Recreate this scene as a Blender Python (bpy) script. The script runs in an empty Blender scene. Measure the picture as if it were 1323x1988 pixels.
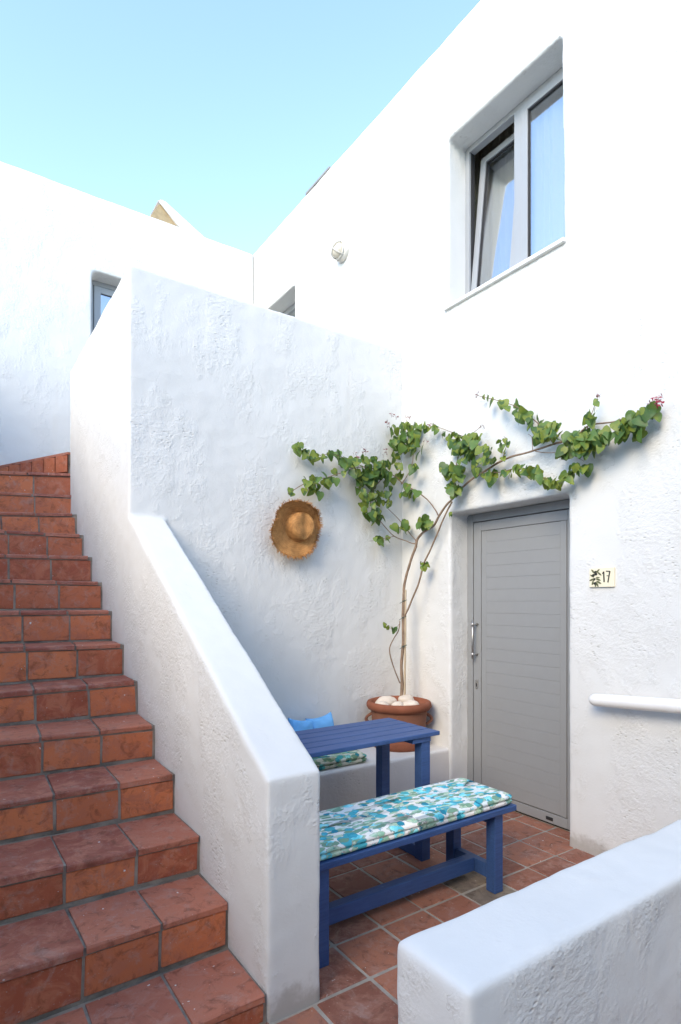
import bpy, bmesh, math, random
import numpy as np
from mathutils import Vector, Matrix, noise
random.seed(7)
S = bpy.context.scene
C = S.collection
R = math.radians
# ------------------------------------------------------------------ camera
FPX, CX, HY, CAMH = 1123.0, 661.5, 1167.0, 1.5      # focal length in photo pixels, principal point, eye height
cam_d = bpy.data.cameras.new('camera'); cam = bpy.data.objects.new('camera', cam_d); C.objects.link(cam)
cam_d.sensor_fit = 'HORIZONTAL'; cam_d.sensor_width = 36.0; cam_d.lens = 36.0*FPX/1323.0
cam_d.shift_y = (HY-994.0)/1323.0
cam_d.clip_start = 0.05; cam_d.clip_end = 3000
YAW = math.atan2(769.5, FPX)
cam.location = (0, 0, CAMH); cam.rotation_euler = (math.pi/2, 0, -YAW)
S.camera = cam
# ------------------------------------------------------------------ sky and sun
SUN_EL, SUN_DIR = R(30), Vector((-1.0, -0.50, 0)).normalized()
w = bpy.data.worlds.new('World'); S.world = w; w.use_nodes = True
wn = w.node_tree.nodes; bg = wn['Background']
sky = wn.new('ShaderNodeTexSky'); sky.sky_type = 'NISHITA'; sky.sun_disc = False
sky.sun_elevation = SUN_EL; sky.sun_rotation = math.atan2(SUN_DIR.x, SUN_DIR.y)
sky.altitude = 0; sky.air_density = 1.0; sky.dust_density = 0.35; sky.ozone_density = 1.0
w.node_tree.links.new(sky.outputs[0], bg.inputs[0]); bg.inputs[1].default_value = 0.15
sd = bpy.data.lights.new('sun', 'SUN'); sd.energy = 0.68; sd.angle = R(26); sd.color = (1.0, 0.80, 0.53)
so = bpy.data.objects.new('sun', sd); C.objects.link(so)
tosun = SUN_DIR*math.cos(SUN_EL) + Vector((0, 0, math.sin(SUN_EL)))
so.rotation_euler = tosun.to_track_quat('Z', 'Y').to_euler(); so.location = (-5, 2, 8)
S.view_settings.view_transform = 'Standard'; S.view_settings.look = 'None'
S.view_settings.exposure = 2.08; S.view_settings.gamma = 1
S.render.engine = 'CYCLES'
S.cycles.max_bounces = 8; S.cycles.diffuse_bounces = 5; S.cycles.transparent_max_bounces = 12
# ------------------------------------------------------------------ photo pixel -> direction; distance comes from the plane touched
cY, sY = math.cos(YAW), math.sin(YAW)
def ray(px, py):
    s = (px-CX)/FPX
    return Vector((s*cY+sY, -s*sY+cY, -(py-HY)/FPX))
def onX(px, py, X): r = ray(px, py); return r*(X/r.x)+Vector((0, 0, CAMH))
def onY(px, py, Y): r = ray(px, py); return r*(Y/r.y)+Vector((0, 0, CAMH))
XA, YB, XS, YK = 3.158, 3.699, 0.943, 6.50      # door wall, hat wall, stair wall face, back house wall
# ------------------------------------------------------------------ node helpers
def new_mat(name):
    m = bpy.data.materials.new(name); m.use_nodes = True
    nt = m.node_tree; return m, nt, nt.nodes['Principled BSDF']
class N:
    def __init__(s, nt): s.nt = nt
    def n(s, t, **k):
        o = s.nt.nodes.new('ShaderNode'+t)
        for a, b in k.items(): setattr(o, a, b)
        return o
    def put(s, sock, v):
        if isinstance(v, bpy.types.NodeSocket): s.nt.links.new(v, sock)
        else: sock.default_value = v
    def noise(s, vec, scale, detail=3, rough=.55, dist=0):
        o = s.n('TexNoise'); s.put(o.inputs['Vector'], vec)
        o.inputs['Scale'].default_value = scale; o.inputs['Detail'].default_value = detail
        o.inputs['Roughness'].default_value = rough; o.inputs['Distortion'].default_value = dist
        return o.outputs['Fac']
    def vor(s, vec, scale, out='Distance', feature='F1'):
        o = s.n('TexVoronoi', feature=feature); s.put(o.inputs['Vector'], vec); o.inputs['Scale'].default_value = scale
        return o.outputs[out]
    def math(s, op, a, b=0.0, c=None, clamp=False):
        o = s.n('Math', operation=op, use_clamp=clamp); s.put(o.inputs[0], a); s.put(o.inputs[1], b)
        if c is not None: s.put(o.inputs[2], c)
        return o.outputs[0]
    def smooth(s, v, a, b):
        o = s.n('MapRange', interpolation_type='SMOOTHSTEP'); s.put(o.inputs[0], v)
        o.inputs[1].default_value = a; o.inputs[2].default_value = b
        return o.outputs[0]
    def mix(s, f, a, b, mode='MIX'):
        o = s.n('Mix', data_type='RGBA', blend_type=mode); s.put(o.inputs[0], f)
        for sock, v in ((o.inputs[6], a), (o.inputs[7], b)):
            s.put(sock, v if isinstance(v, bpy.types.NodeSocket) else (*v, 1))
        return o.outputs[2]
    def bump(s, h, strength, dist, nrm=None):
        o = s.n('Bump'); s.put(o.inputs['Height'], h); o.inputs['Strength'].default_value = strength; o.inputs['Distance'].default_value = dist
        if nrm is not None: s.put(o.inputs['Normal'], nrm)
        return o.outputs[0]
    def mapping(s, vec, scale=(1, 1, 1), rot=(0, 0, 0), loc=(0, 0, 0)):
        o = s.n('Mapping'); s.put(o.inputs[0], vec); o.inputs['Scale'].default_value = scale
        o.inputs['Rotation'].default_value = rot; s.put(o.inputs['Location'], loc)
        return o.outputs[0]
    def obj(s): return s.n('TexCoord').outputs['Object']
    def pos(s): return s.n('NewGeometry').outputs['Position']
    def rnd(s): return s.n('ObjectInfo').outputs['Random']
    def rvec(s, vec):       # object coordinates pushed apart by the object's own random number
        o = s.n('VectorMath', operation='ADD'); s.put(o.inputs[0], vec)
        c = s.n('CombineXYZ'); k = s.math('MULTIPLY', s.rnd(), 37.0); s.put(c.inputs[0], k); s.put(c.inputs[1], s.math('MULTIPLY', k, 1.7)); s.put(c.inputs[2], k)
        s.put(o.inputs[1], c.outputs[0]); return o.outputs[0]

def plaster_mat(name, col, rough_amount=1.0, dirt=True):
    m, nt, b = new_mat(name); q = N(nt); P = q.pos()
    fine = q.noise(P, 95, 3, .6)
    lumps = q.noise(q.mapping(P, (1, 1, 1.5)), 42, 4, .6)
    zone = q.smooth(q.noise(q.mapping(P, (1, 1, .6)), 3.0, 7, .66), .47, .60)
    nz = q.n('SeparateXYZ'); q.put(nz.inputs[0], q.n('NewGeometry').outputs['Normal'])
    zone = q.math('MULTIPLY', zone, q.math('SUBTRACT', 1.0, q.math('MULTIPLY', q.smooth(nz.outputs[2], .3, .7), .85)))   # tops are trowelled smooth
    pits_d = q.vor(q.mapping(P, (1, 1, 1.5)), 38)
    pits = q.math('MULTIPLY', q.math('SUBTRACT', 1.0, q.smooth(pits_d, .12, .42)), q.smooth(q.noise(P, 9, 4, .6), .5, .62))
    wave = q.noise(P, 4.5, 2, .5)
    rz = q.math('MULTIPLY', zone, q.math('SUBTRACT', q.math('MULTIPLY', lumps, 1.5), pits))
    h = q.math('ADD', q.math('MULTIPLY', rz, rough_amount), q.math('ADD', q.math('MULTIPLY', wave, 1.2), q.math('ADD', q.math('MULTIPLY', fine, .12), q.math('MULTIPLY', lumps, .18))))
    edge = q.n('TexVoronoi', feature='DISTANCE_TO_EDGE'); wv = q.n('TexNoise'); q.put(wv.inputs[0], P); wv.inputs['Scale'].default_value = 5; wv.inputs['Detail'].default_value = 5
    wa = q.n('VectorMath', operation='MULTIPLY_ADD'); q.put(wa.inputs[0], wv.outputs['Color']); wa.inputs[1].default_value = (.5, .5, .5); q.put(wa.inputs[2], P)
    q.put(edge.inputs['Vector'], wa.outputs[0]); edge.inputs['Scale'].default_value = .75
    crack = q.math('MULTIPLY', q.math('SUBTRACT', 1.0, q.smooth(edge.outputs['Distance'], .0008, .003)), q.smooth(q.noise(P, 1.1, 2), .54, .62))
    crack = q.math('MULTIPLY', crack, q.math('SUBTRACT', 1.0, q.smooth(nz.outputs[2], .1, .4)))
    h = q.math('SUBTRACT', h, q.math('MULTIPLY', crack, .5))
    nt.links.new(q.bump(h, .46, .0085), b.inputs['Normal'])
    c = q.mix(q.smooth(q.noise(P, 1.6, 4, .6), .35, .7), col, tuple(x*.955 for x in col))
    # grime settled in the pits, faint rain streaks
    g = q.math('MULTIPLY', q.math('MULTIPLY', pits, zone), .22)
    c = q.mix(g, c, (.36, .33, .28))
    streak = q.smooth(q.noise(q.mapping(P, (7, 7, .5)), 1.3, 4, .6), .56, .78)
    c = q.mix(q.math('MULTIPLY', crack, .25), c, (.40, .37, .33))
    c = q.mix(q.math('MULTIPLY', streak, .13), c, (.55, .50, .42))
    if dirt:
        sep = q.n('SeparateXYZ'); q.put(sep.inputs[0], P)
        low = q.math('SUBTRACT', q.math('MULTIPLY', q.noise(P, 9, 4, .65), .22), q.math('ABSOLUTE', sep.outputs[2]))
        c = q.mix(q.math('MULTIPLY', q.smooth(low, .0, .09), .65), c, (.30, .27, .23))
    nt.links.new(c, b.inputs['Base Color']); b.inputs['Roughness'].default_value = .9
    b.inputs['Specular IOR Level'].default_value = .2
    return m
M = {}
M['plaster'] = plaster_mat('white_plaster', (.665, .668, .645))
M['plaster_smooth'] = plaster_mat('cream_plaster', (.70, .675, .63), .35, False)

def tile_mat(name, c1, c2, c3, bloom):
    m, nt, b = new_mat(name); q = N(nt); O = q.rvec(q.obj())
    r = q.rnd()
    base = q.mix(q.smooth(r, .1, .9), c1, c2)
    base = q.mix(q.smooth(q.noise(O, 9, 6, .7, .8), .44, .62), base, c3)
    base = q.mix(q.math('MULTIPLY', q.smooth(q.noise(O, 16, 6, .7, .8), .50, .68), .74), base, tuple(x*.40 for x in c1))
    base = q.mix(q.math('MULTIPLY', q.smooth(q.noise(O, 12, 7, .72, .5), .50, .68), bloom), base, (.42, .30, .25))
    base = q.mix(q.math('MULTIPLY', q.smooth(q.noise(O, 140, 2, .5), .69, .75), .5), base, (.5, .42, .36))
    fleck = q.math('MULTIPLY', q.smooth(q.noise(O, 55, 2, .4), .735, .75), q.smooth(q.noise(O, 5, 2), .5, .6))
    base = q.mix(fleck, base, (.7, .67, .62))
    nt.links.new(base, b.inputs['Base Color'])
    q.put(b.inputs['Roughness'], q.math('ADD', .45, q.math('MULTIPLY', q.noise(O, 20, 4), .35)))
    b.inputs['Specular IOR Level'].default_value = .35
    nt.links.new(q.bump(q.math('ADD', q.noise(O, 14, 5, .6), q.math('MULTIPLY', q.noise(O, 120, 2), .2)), .35, .006), b.inputs['Normal'])
    return m
M['riser'] = tile_mat('terracotta_riser', (.62, .190, .075), (.36, .092, .044), (.48, .155, .078), .36)
M['tread'] = tile_mat('terracotta_tread', (.46, .160, .092), (.29, .088, .056), (.42, .16, .10), .36)
M['floor_tile'] = tile_mat('terracotta_floor', (.38, .155, .092), (.21, .080, .052), (.31, .14, .095), .38)
M['grey_tile'] = tile_mat('cement_tile', (.20, .155, .115), (.18, .14, .105), (.24, .19, .14), .2)
def simple(name, col, rough=.5, bumps=(40, .15, .002), var=.12, metal=0, spec=.5, vscale=12):
    m, nt, b = new_mat(name); q = N(nt); O = q.rvec(q.obj())
    nt.links.new(q.mix(q.smooth(q.noise(O, vscale, 4, .6), .3, .75), col, tuple(max(0, x*(1-var)) for x in col)), b.inputs['Base Color'])
    q.put(b.inputs['Roughness'], q.math('ADD', rough-.06, q.math('MULTIPLY', q.noise(O, vscale*2, 3), .12)))
    b.inputs['Metallic'].default_value = metal; b.inputs['Specular IOR Level'].default_value = spec
    if bumps: nt.links.new(q.bump(q.noise(O, bumps[0], 4), bumps[1], bumps[2]), b.inputs['Normal'])
    return m
M['grout'] = simple('cement_grout', (.34, .285, .225), .95, (60, .6, .006), .55, spec=.1, vscale=9)
M['floor_grout'] = simple('pale_grout', (.42, .375, .315), .95, (60, .6, .006), .35, spec=.1, vscale=9)
M['ground'] = simple('pale_paving', (.20, .19, .175), .9, (12, .5, .01), .2, spec=.2, vscale=2)
def paint(name, col):
    m, nt, b = new_mat(name); q = N(nt); O = q.rvec(q.obj())
    grain = q.noise(q.mapping(O, (3, 60, 60)), 2.5, 4, .6)
    c = q.mix(q.smooth(grain, .35, .7), col, tuple(x*.8 for x in col))
    c = q.mix(q.math('MULTIPLY', q.smooth(q.noise(q.mapping(O, (1, 4, 4)), 3, 4), .45, .75), .3), c, tuple(min(1, x*1.25+.02) for x in col))
    c = q.mix(q.math('MULTIPLY', q.smooth(q.noise(O, 22, 6, .75), .60, .70), .4), c, tuple(min(1, x*1.5+.03) for x in col))
    nt.links.new(c, b.inputs['Base Color']); q.put(b.inputs['Roughness'], q.math('ADD', .42, q.math('MULTIPLY', grain, .2)))
    nt.links.new(q.bump(grain, .25, .002), b.inputs['Normal']); return m
M['blue'] = paint('blue_painted_wood', (.036, .088, .24))
M['alu'] = simple('grey_lacquered_aluminium', (.26, .268, .27), .42, (300, .05, .001), .03)
M['alu_light'] = simple('light_grey_aluminium', (.31, .325, .34), .4, (300, .05, .001), .03)
M['seal'] = simple('black_rubber_seal', (.015, .015, .017), .7)
M['steel'] = simple('brushed_steel', (.50, .485, .46), .42, (200, .1, .001), .1, 1.0)
M['dark'] = simple('dark_room', (.10, .09, .08), .9)
M['marble'] = simple('white_marble_sill', (.80, .79, .76), .4, (30, .05, .001), .06)
M['clay'] = simple('terracotta_pot', (.27, .12, .075), .8, (40, .35, .004), .30, spec=.2, vscale=7)
M['clay_band'] = simple('terracotta_pot_band', (.27, .095, .052), .8, (40, .35, .004), .25, spec=.2, vscale=7)
M['soil'] = simple('dark_soil', (.035, .022, .014), 1, (50, 1, .02), .5)
M['stone'] = simple('pale_pebble', (.72, .63, .52), .75, (30, .3, .004), .22, vscale=10)
M['bark'] = simple('vine_bark', (.27, .19, .13), .85, (60, .7, .004), .4, spec=.2, vscale=30)
M['bamboo'] = simple('bamboo_cane', (.50, .40, .27), .6, (40, .2, .002), .2)
M['wire'] = simple('green_wire_tie', (.06, .10, .08), .6)
M['pillow'] = simple('sky_blue_cotton', (.19, .48, .84), .9, (90, .35, .003), .1, spec=.1)
M['plaque'] = simple('cream_ceramic', (.80, .74, .55), .3, None, .04)
M['ink'] = simple('black_green_glaze', (.03, .03, .022), .4, None, .3)
M['ink_olive'] = simple('olive_green_glaze', (.13, .14, .06), .4, None, .4, vscale=60)
M['lampglass'] = simple('frosted_lamp_glass', (.62, .57, .46), .35, None, .15)
M['lampmetal'] = simple('cream_lamp_metal', (.68, .65, .58), .5, None, .15)
M['ochre'] = simple('ochre_gable', (.42, .31, .17), .8, (20, .4, .004), .3)
M['lead'] = simple('dull_flashing', (.24, .23, .22), .7)
def leaf_mat():
    m, nt, b = new_mat('bougainvillea_leaf'); q = N(nt); r = q.rnd(); P = q.pos()
    v = q.math('FRACT', q.math('ADD', r, q.math('MULTIPLY', q.noise(P, 11, 2), 1.6)))
    c = q.mix(q.smooth(v, .0, .6), (.046, .110, .026), (.105, .190, .042))
    c = q.mix(q.smooth(v, .66, .95), c, (.20, .25, .035))
    c = q.mix(q.math('MULTIPLY', q.smooth(q.noise(P, 60, 3), .5, .7), .3), c, (.11, .16, .06))
    nt.links.new(c, b.inputs['Base Color']); b.inputs['Roughness'].default_value = .45
    b.inputs['Specular IOR Level'].default_value = .4
    tr = q.n('BsdfTranslucent'); nt.links.new(q.mix(.5, c, (.22, .30, .04)), tr.inputs[0])
    mx = q.n('MixShader'); mx.inputs[0].default_value = .28
    nt.links.new(b.outputs[0], mx.inputs[1]); nt.links.new(tr.outputs[0], mx.inputs[2])
    nt.links.new(mx.outputs[0], nt.nodes['Material Output'].inputs[0]); return m
M['leaf'] = leaf_mat()
M['bract'] = simple('dark_magenta_bract', (.20, .065, .06), .7, None, .4)
M['bract_red'] = simple('crimson_bract', (.30, .025, .05), .7, None, .3)
def straw_mat():
    m, nt, b = new_mat('woven_straw'); q = N(nt); O = q.obj()
    sep = q.n('SeparateXYZ'); q.put(sep.inputs[0], O)
    rr = q.math('SQRT', q.math('ADD', q.math('POWER', sep.outputs[0], 2.0), q.math('POWER', sep.outputs[2], 2.0)))
    an = q.math('ARCTAN2', sep.outputs[0], sep.outputs[2])
    k = q.math('ADD', q.math('MULTIPLY', q.math('SINE', q.math('MULTIPLY', rr, 420.)), .5), q.math('MULTIPLY', q.math('SINE', q.math('MULTIPLY', an, 90.)), .5))
    f = q.math('ADD', q.math('MULTIPLY', k, .10), q.noise(O, 30, 6, .7))
    c = q.mix(q.smooth(f, .2, .8), (.30, .13, .036), (.57, .285, .088))
    c = q.mix(q.math('MULTIPLY', q.smooth(q.noise(O, 120, 2), .60, .68), .55), c, (.17, .07, .02))
    nt.links.new(c, b.inputs['Base Color']); b.inputs['Roughness'].default_value = .8
    nt.links.new(q.bump(f, .8, .004), b.inputs['Normal']); return m
M['straw'] = straw_mat()
def print_mat(name, tint):
    m, nt, b = new_mat(name); q = N(nt); O = q.obj()
    wob = q.n('TexNoise'); q.put(wob.inputs[0], O); wob.inputs['Scale'].default_value = 9; wob.inputs['Detail'].default_value = 3
    va = q.n('VectorMath', operation='MULTIPLY_ADD'); q.put(va.inputs[0], wob.outputs['Color']); va.inputs[1].default_value = (.045, .045, .045); q.put(va.inputs[2], O)
    V = va.outputs[0]
    col = (.80, .80, .76)
    c = q.mix(q.smooth(q.noise(O, 7, 2), .45, .62), col, (.68, .74, .74))
    def layer(c, rot, scl, scale, thr, lo, colA, colB, ink, off):
        W = q.mapping(V, scl, (0, 0, R(rot)), (off, off*.7, off*.3))
        vo = q.n('TexVoronoi'); q.put(vo.inputs['Vector'], W); vo.inputs['Scale'].default_value = scale
        cs = q.n('SeparateColor'); q.put(cs.inputs[0], vo.outputs['Color'])
        petal = q.math('MULTIPLY', q.math('SINE', q.math('MULTIPLY', q.noise(W, scale*2.2, 2), 26.)), .035)
        d = q.math('ADD', vo.outputs['Distance'], petal)
        use = q.smooth(cs.outputs[0], lo, lo+.02)
        rim = q.math('MULTIPLY', q.math('SUBTRACT', 1.0, q.smooth(d, thr+.01, thr+.035)), use)
        body = q.math('MULTIPLY', q.math('SUBTRACT', 1.0, q.smooth(d, thr-.03, thr-.005)), use)
        inner = q.mix(q.smooth(q.noise(W, scale*1.6, 3, .6), .36, .64), colA, colB)
        inner = q.mix(q.smooth(cs.outputs[1], .6, .65), inner, tuple(x*.72 for x in colA))
        c = q.mix(q.math('MULTIPLY', rim, .6), c, ink)
        return q.mix(body, c, inner)
    c = layer(c, 32, (1, 3.0, 1), 11.5, .47, .10, (.24, .46, .34), (.52, .66, .54), (.16, .15, .09), 0.0)
    c = layer(c, -15, (1, 1.25, 1), 15.0, .48, .22, (.10, .56, .66), (.36, .80, .86), (.03, .22, .27), 3.3)
    c = layer(c, 50, (1, 2.6, 1), 16.0, .42, .34, (.26, .48, .34), (.55, .66, .50), (.22, .17, .09), 7.1)
    c = layer(c, 0, (1, 1.1, 1), 23.0, .41, .62, (.04, .34, .48), (.10, .52, .64), (.01, .10, .16), 11.7)
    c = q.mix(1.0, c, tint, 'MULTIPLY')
    nt.links.new(c, b.inputs['Base Color']); b.inputs['Roughness'].default_value = .85; b.inputs['Specular IOR Level'].default_value = .15
    nt.links.new(q.bump(q.math('ADD', q.noise(O, 14, 4), q.math('MULTIPLY', q.noise(O, 260, 2), .15)), .4, .008), b.inputs['Normal']); return m
M['print'] = print_mat('turquoise_floral_print', (1, 1, 1))
M['print_tinted'] = print_mat('green_floral_print', (.72, .74, .62))  # same print multiplied by a darker, yellower tint
def glass_mat():
    m, nt, b = new_mat('window_glass'); q = N(nt)
    tr = q.n('BsdfTransparent'); tr.inputs[0].default_value = (.96, .98, .98, 1)
    gl = q.n('BsdfGlossy'); gl.inputs['Roughness'].default_value = .01; gl.inputs[0].default_value = (.95, .97, 1, 1)
    lw = q.n('LayerWeight')
    k = q.math('MULTIPLY_ADD', q.math('POWER', lw.outputs['Facing'], 3.0),   .6, .31, clamp=True)
    mx = q.n('MixShader'); q.put(mx.inputs[0], k); nt.links.new(tr.outputs[0], mx.inputs[1]); nt.links.new(gl.outputs[0], mx.inputs[2])
    nt.links.new(mx.outputs[0], nt.nodes['Material Output'].inputs[0]); return m
M['glass'] = glass_mat()
def curtain_mat():
    m, nt, b = new_mat('cream_voile'); q = N(nt)
    b.inputs['Base Color'].default_value = (.36, .33, .25, 1); b.inputs['Roughness'].default_value = .9
    return m
M['curtain'] = curtain_mat()
# ------------------------------------------------------------------ mesh helpers
def link(o, parent=None):
    C.objects.link(o)
    if parent is not None: o.parent = parent
    return o
def mesh_obj(name, bm, mat, parent=None, smooth=False, origin=None):
    """one mesh object; when origin is given the mesh is moved so the object sits there"""
    bmesh.ops.recalc_face_normals(bm, faces=bm.faces)
    if origin is not None: bmesh.ops.translate(bm, verts=bm.verts, vec=-Vector(origin))
    me = bpy.data.meshes.new(name); bm.to_mesh(me); bm.free()
    if mat is not None: me.materials.append(M[mat] if isinstance(mat, str) else mat)
    if smooth: me.polygons.foreach_set('use_smooth', [True]*len(me.polygons))
    o = bpy.data.objects.new(name, me); link(o, parent)
    if origin is not None:
        o.location = Vector(origin)-(parent_loc(parent) if parent is not None else Vector())
    elif parent is not None:
        o.location = -parent_loc(parent)
    return o
def parent_loc(p):
    v = Vector()
    while p is not None: v += p.location; p = p.parent
    return v
def thing(name, label, cat, loc=(0, 0, 0), group=None):
    o = bpy.data.objects.new(name, None); o.location = loc; o.empty_display_size = .1; C.objects.link(o)
    return tag(o, label, cat, group)
def tag(o, label, cat, group=None):
    o['label'] = label; o['category'] = cat
    if group: o['group'] = group
    return o
def box(bm, x0, x1, y0, y1, z0, z1, bev=0, seg=2):
    t = bmesh.new(); v = bmesh.ops.create_cube(t, size=1)['verts']
    bmesh.ops.scale(t, verts=v, vec=(x1-x0, y1-y0, z1-z0)); bmesh.ops.translate(t, verts=v, vec=((x0+x1)/2, (y0+y1)/2, (z0+z1)/2))
    if bev: bmesh.ops.bevel(t, geom=list(t.edges), offset=bev, segments=seg, affect='EDGES', profile=.5)
    add(bm, t); return bm
def add(bm, t, mx=None):
    if mx is not None: bmesh.ops.transform(t, matrix=mx, verts=t.verts)
    me = bpy.data.meshes.new('t'); t.to_mesh(me); t.free(); bm.from_mesh(me); bpy.data.meshes.remove(me)
def B(*a, **k): return box(bmesh.new(), *a, **k)
def part(name, mat, parent, *a, bev=.003, seg=2):
    return mesh_obj(name, B(*a, bev=bev, seg=seg), mat, parent, origin=((a[0]+a[1])/2, (a[2]+a[3])/2, (a[4]+a[5])/2))
def prism(bm, pts, ext):
    """polygon (3-D points) pushed along the vector ext"""
    a = [bm.verts.new(p) for p in pts]; b = [bm.verts.new(Vector(p)+Vector(ext)) for p in pts]; n = len(pts)
    bm.faces.new(a); bm.faces.new(b[::-1])
    for i in range(n): bm.faces.new((a[i], b[i], b[(i+1) % n], a[(i+1) % n]))
    return bm
def tube(bm, pts, rad, n=8, caps=True):
    pts = [Vector(p) for p in pts]; rings = []
    if not hasattr(rad, '__len__'): rad = [rad]*len(pts)
    up = None
    for i, p in enumerate(pts):
        d = (pts[min(i+1, len(pts)-1)]-pts[max(i-1, 0)]).normalized()
        if up is None: up = d.orthogonal().normalized()
        up = (up-d*up.dot(d)).normalized(); sd_ = d.cross(up)
        rings.append([bm.verts.new(p+rad[i]*(math.cos(2*math.pi*k/n)*up+math.sin(2*math.pi*k/n)*sd_)) for k in range(n)])
    for a, b in zip(rings, rings[1:]):
        for k in range(n): bm.faces.new((a[k], a[(k+1) % n], b[(k+1) % n], b[k]))
    if caps: bm.faces.new(rings[0][::-1]); bm.faces.new(rings[-1])
    return bm
def catmull(pts, sub=5):
    pts = [Vector(p) for p in pts]; out = []
    for i in range(len(pts)-1):
        p0, p1, p2, p3 = pts[max(i-1, 0)], pts[i], pts[i+1], pts[min(i+2, len(pts)-1)]
        for k in range(sub):
            t = k/sub
            out.append(.5*((2*p1)+(p2-p0)*t+(2*p0-5*p1+4*p2-p3)*t*t+(3*p1-p0-3*p2+p3)*t**3))
    return out+[pts[-1]]
def lathe(bm, prof, n=40, c=(0, 0)):
    rings = []
    for r, z in prof:
        rings.append([bm.verts.new((c[0]+max(r, 1e-4)*math.cos(2*math.pi*k/n), c[1]+max(r, 1e-4)*math.sin(2*math.pi*k/n), z)) for k in range(n)])
    for a, b in zip(rings, rings[1:]):
        for k in range(n): bm.faces.new((a[k], a[(k+1) % n], b[(k+1) % n], b[k]))
    bm.faces.new(rings[0][::-1]); bm.faces.new(rings[-1]); return bm
def plaster(name, solids, cuts, voxel, parent=None, smooth=5, amp=.005, mat='plaster', fscale=3.2, keep=None):
    """hand-plastered masonry: solids minus openings, remeshed so that every edge is rounded and slightly uneven"""
    bm = bmesh.new()
    for s in solids: add(bm, s)
    bmesh.ops.recalc_face_normals(bm, faces=bm.faces)
    me = bpy.data.meshes.new(name); bm.to_mesh(me); bm.free()
    o = bpy.data.objects.new(name, me); C.objects.link(o); tmp = []
    for c in cuts:
        cm = bpy.data.meshes.new('cut'); c.to_mesh(cm); c.free(); co = bpy.data.objects.new('cut', cm); C.objects.link(co); tmp.append(co)
        md = o.modifiers.new('b', 'BOOLEAN'); md.object = co; md.operation = 'DIFFERENCE'; md.solver = 'EXACT'
    md = o.modifiers.new('r', 'REMESH'); md.mode = 'VOXEL'; md.voxel_size = voxel
    md = o.modifiers.new('s', 'SMOOTH'); md.factor = .5; md.iterations = smooth
    dg = bpy.context.evaluated_depsgraph_get(); dg.update()
    nm = bpy.data.meshes.new_from_object(o.evaluated_get(dg)); nm.name = name
    bpy.data.objects.remove(o); bpy.data.meshes.remove(me)
    for t in tmp: m_ = t.data; bpy.data.objects.remove(t); bpy.data.meshes.remove(m_)
    n = len(nm.vertices); co = np.empty(n*3, np.float32); nm.vertices.foreach_get('co', co); co = co.reshape(-1, 3)
    no = np.empty(n*3, np.float32); nm.vertex_normals.foreach_get('vector', no); no = no.reshape(-1, 3)
    d = np.fromiter((noise.noise((x*fscale, y*fscale, z*fscale))+.45*noise.noise((x*13, y*13, z*13)) for x, y, z in co.tolist()), np.float32, n)
    co += no*(d*amp)[:, None]; nm.vertices.foreach_set('co', co.ravel())
    nm.polygons.foreach_set('use_smooth', [True]*len(nm.polygons)); nm.materials.clear(); nm.materials.append(M[mat]); nm.update()
    r = bpy.data.objects.new(name, nm); link(r, parent)
    if parent is not None: r.location = -parent_loc(parent)
    return r
# ------------------------------------------------------------------ ground and terrace floor
bm = bmesh.new(); bmesh.ops.create_grid(bm, x_segments=1, y_segments=1, size=600); bmesh.ops.translate(bm, verts=bm.verts, vec=(0, 0, -.06))
g = mesh_obj('ground', bm, 'ground'); g['kind'] = 'structure'
fl = mesh_obj('terrace_floor', B(-1.6, 3.37, -1.6, 3.35, -.055, -.004), 'floor_grout'); fl['kind'] = 'structure'
def tile_mesh(name, sx, sy, sz, mat, jit=.002, bev=.004):
    t = bmesh.new(); v = bmesh.ops.create_cube(t, size=1)['verts']; bmesh.ops.scale(t, verts=v, vec=(sx, sy, sz))
    bmesh.ops.bevel(t, geom=list(t.edges), offset=bev, segments=1, affect='EDGES')
    for q in t.verts: q.co += Vector((random.uniform(-jit, jit), random.uniform(-jit, jit), random.uniform(-jit, jit)*.5))
    me = bpy.data.meshes.new(name); bmesh.ops.recalc_face_normals(t, faces=t.faces); t.to_mesh(me); t.free(); me.materials.append(M[mat]); return me
PT = .2625; GX, GY = 1.6605, 2.094
fmeshes = [tile_mesh('tile', PT-.015, PT-.015, .022, 'floor_tile', .003) for _ in range(8)]
gmeshes = [tile_mesh('tile', PT-.015, PT-.015, .022, 'grey_tile', .003) for _ in range(2)]
grey = {(2, 0), (2, -1)}
for i in range(-8, 7):
    for j in range(-9, 5):
        x0, y0 = GX+i*PT, GY+j*PT
        x1 = min(x0+PT, 3.352); y1 = y0+PT
        if x1-x0 < .04: continue
        cx_, cy_ = (x0+x1)/2, (y0+y1)/2
        if cx_ < XS and y1 > 1.86: continue
        if cy_ > 3.3: continue
        me = random.choice(gmeshes if (i, j) in grey else fmeshes)
        o = bpy.data.objects.new('tile', me); link(o, fl)
        o.location = (cx_, cy_, -.0105+random.uniform(-.0015, .0015)); o.rotation_euler = (random.uniform(-.004, .004), random.uniform(-.004, .004), random.choice((0, 1, 2, 3))*math.pi/2+random.uniform(-.006, .006))
        if x1-x0 < PT-.001: o.rotation_euler.z = 0; o.scale.x = (x1-x0-.01)/(PT-.015)
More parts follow.
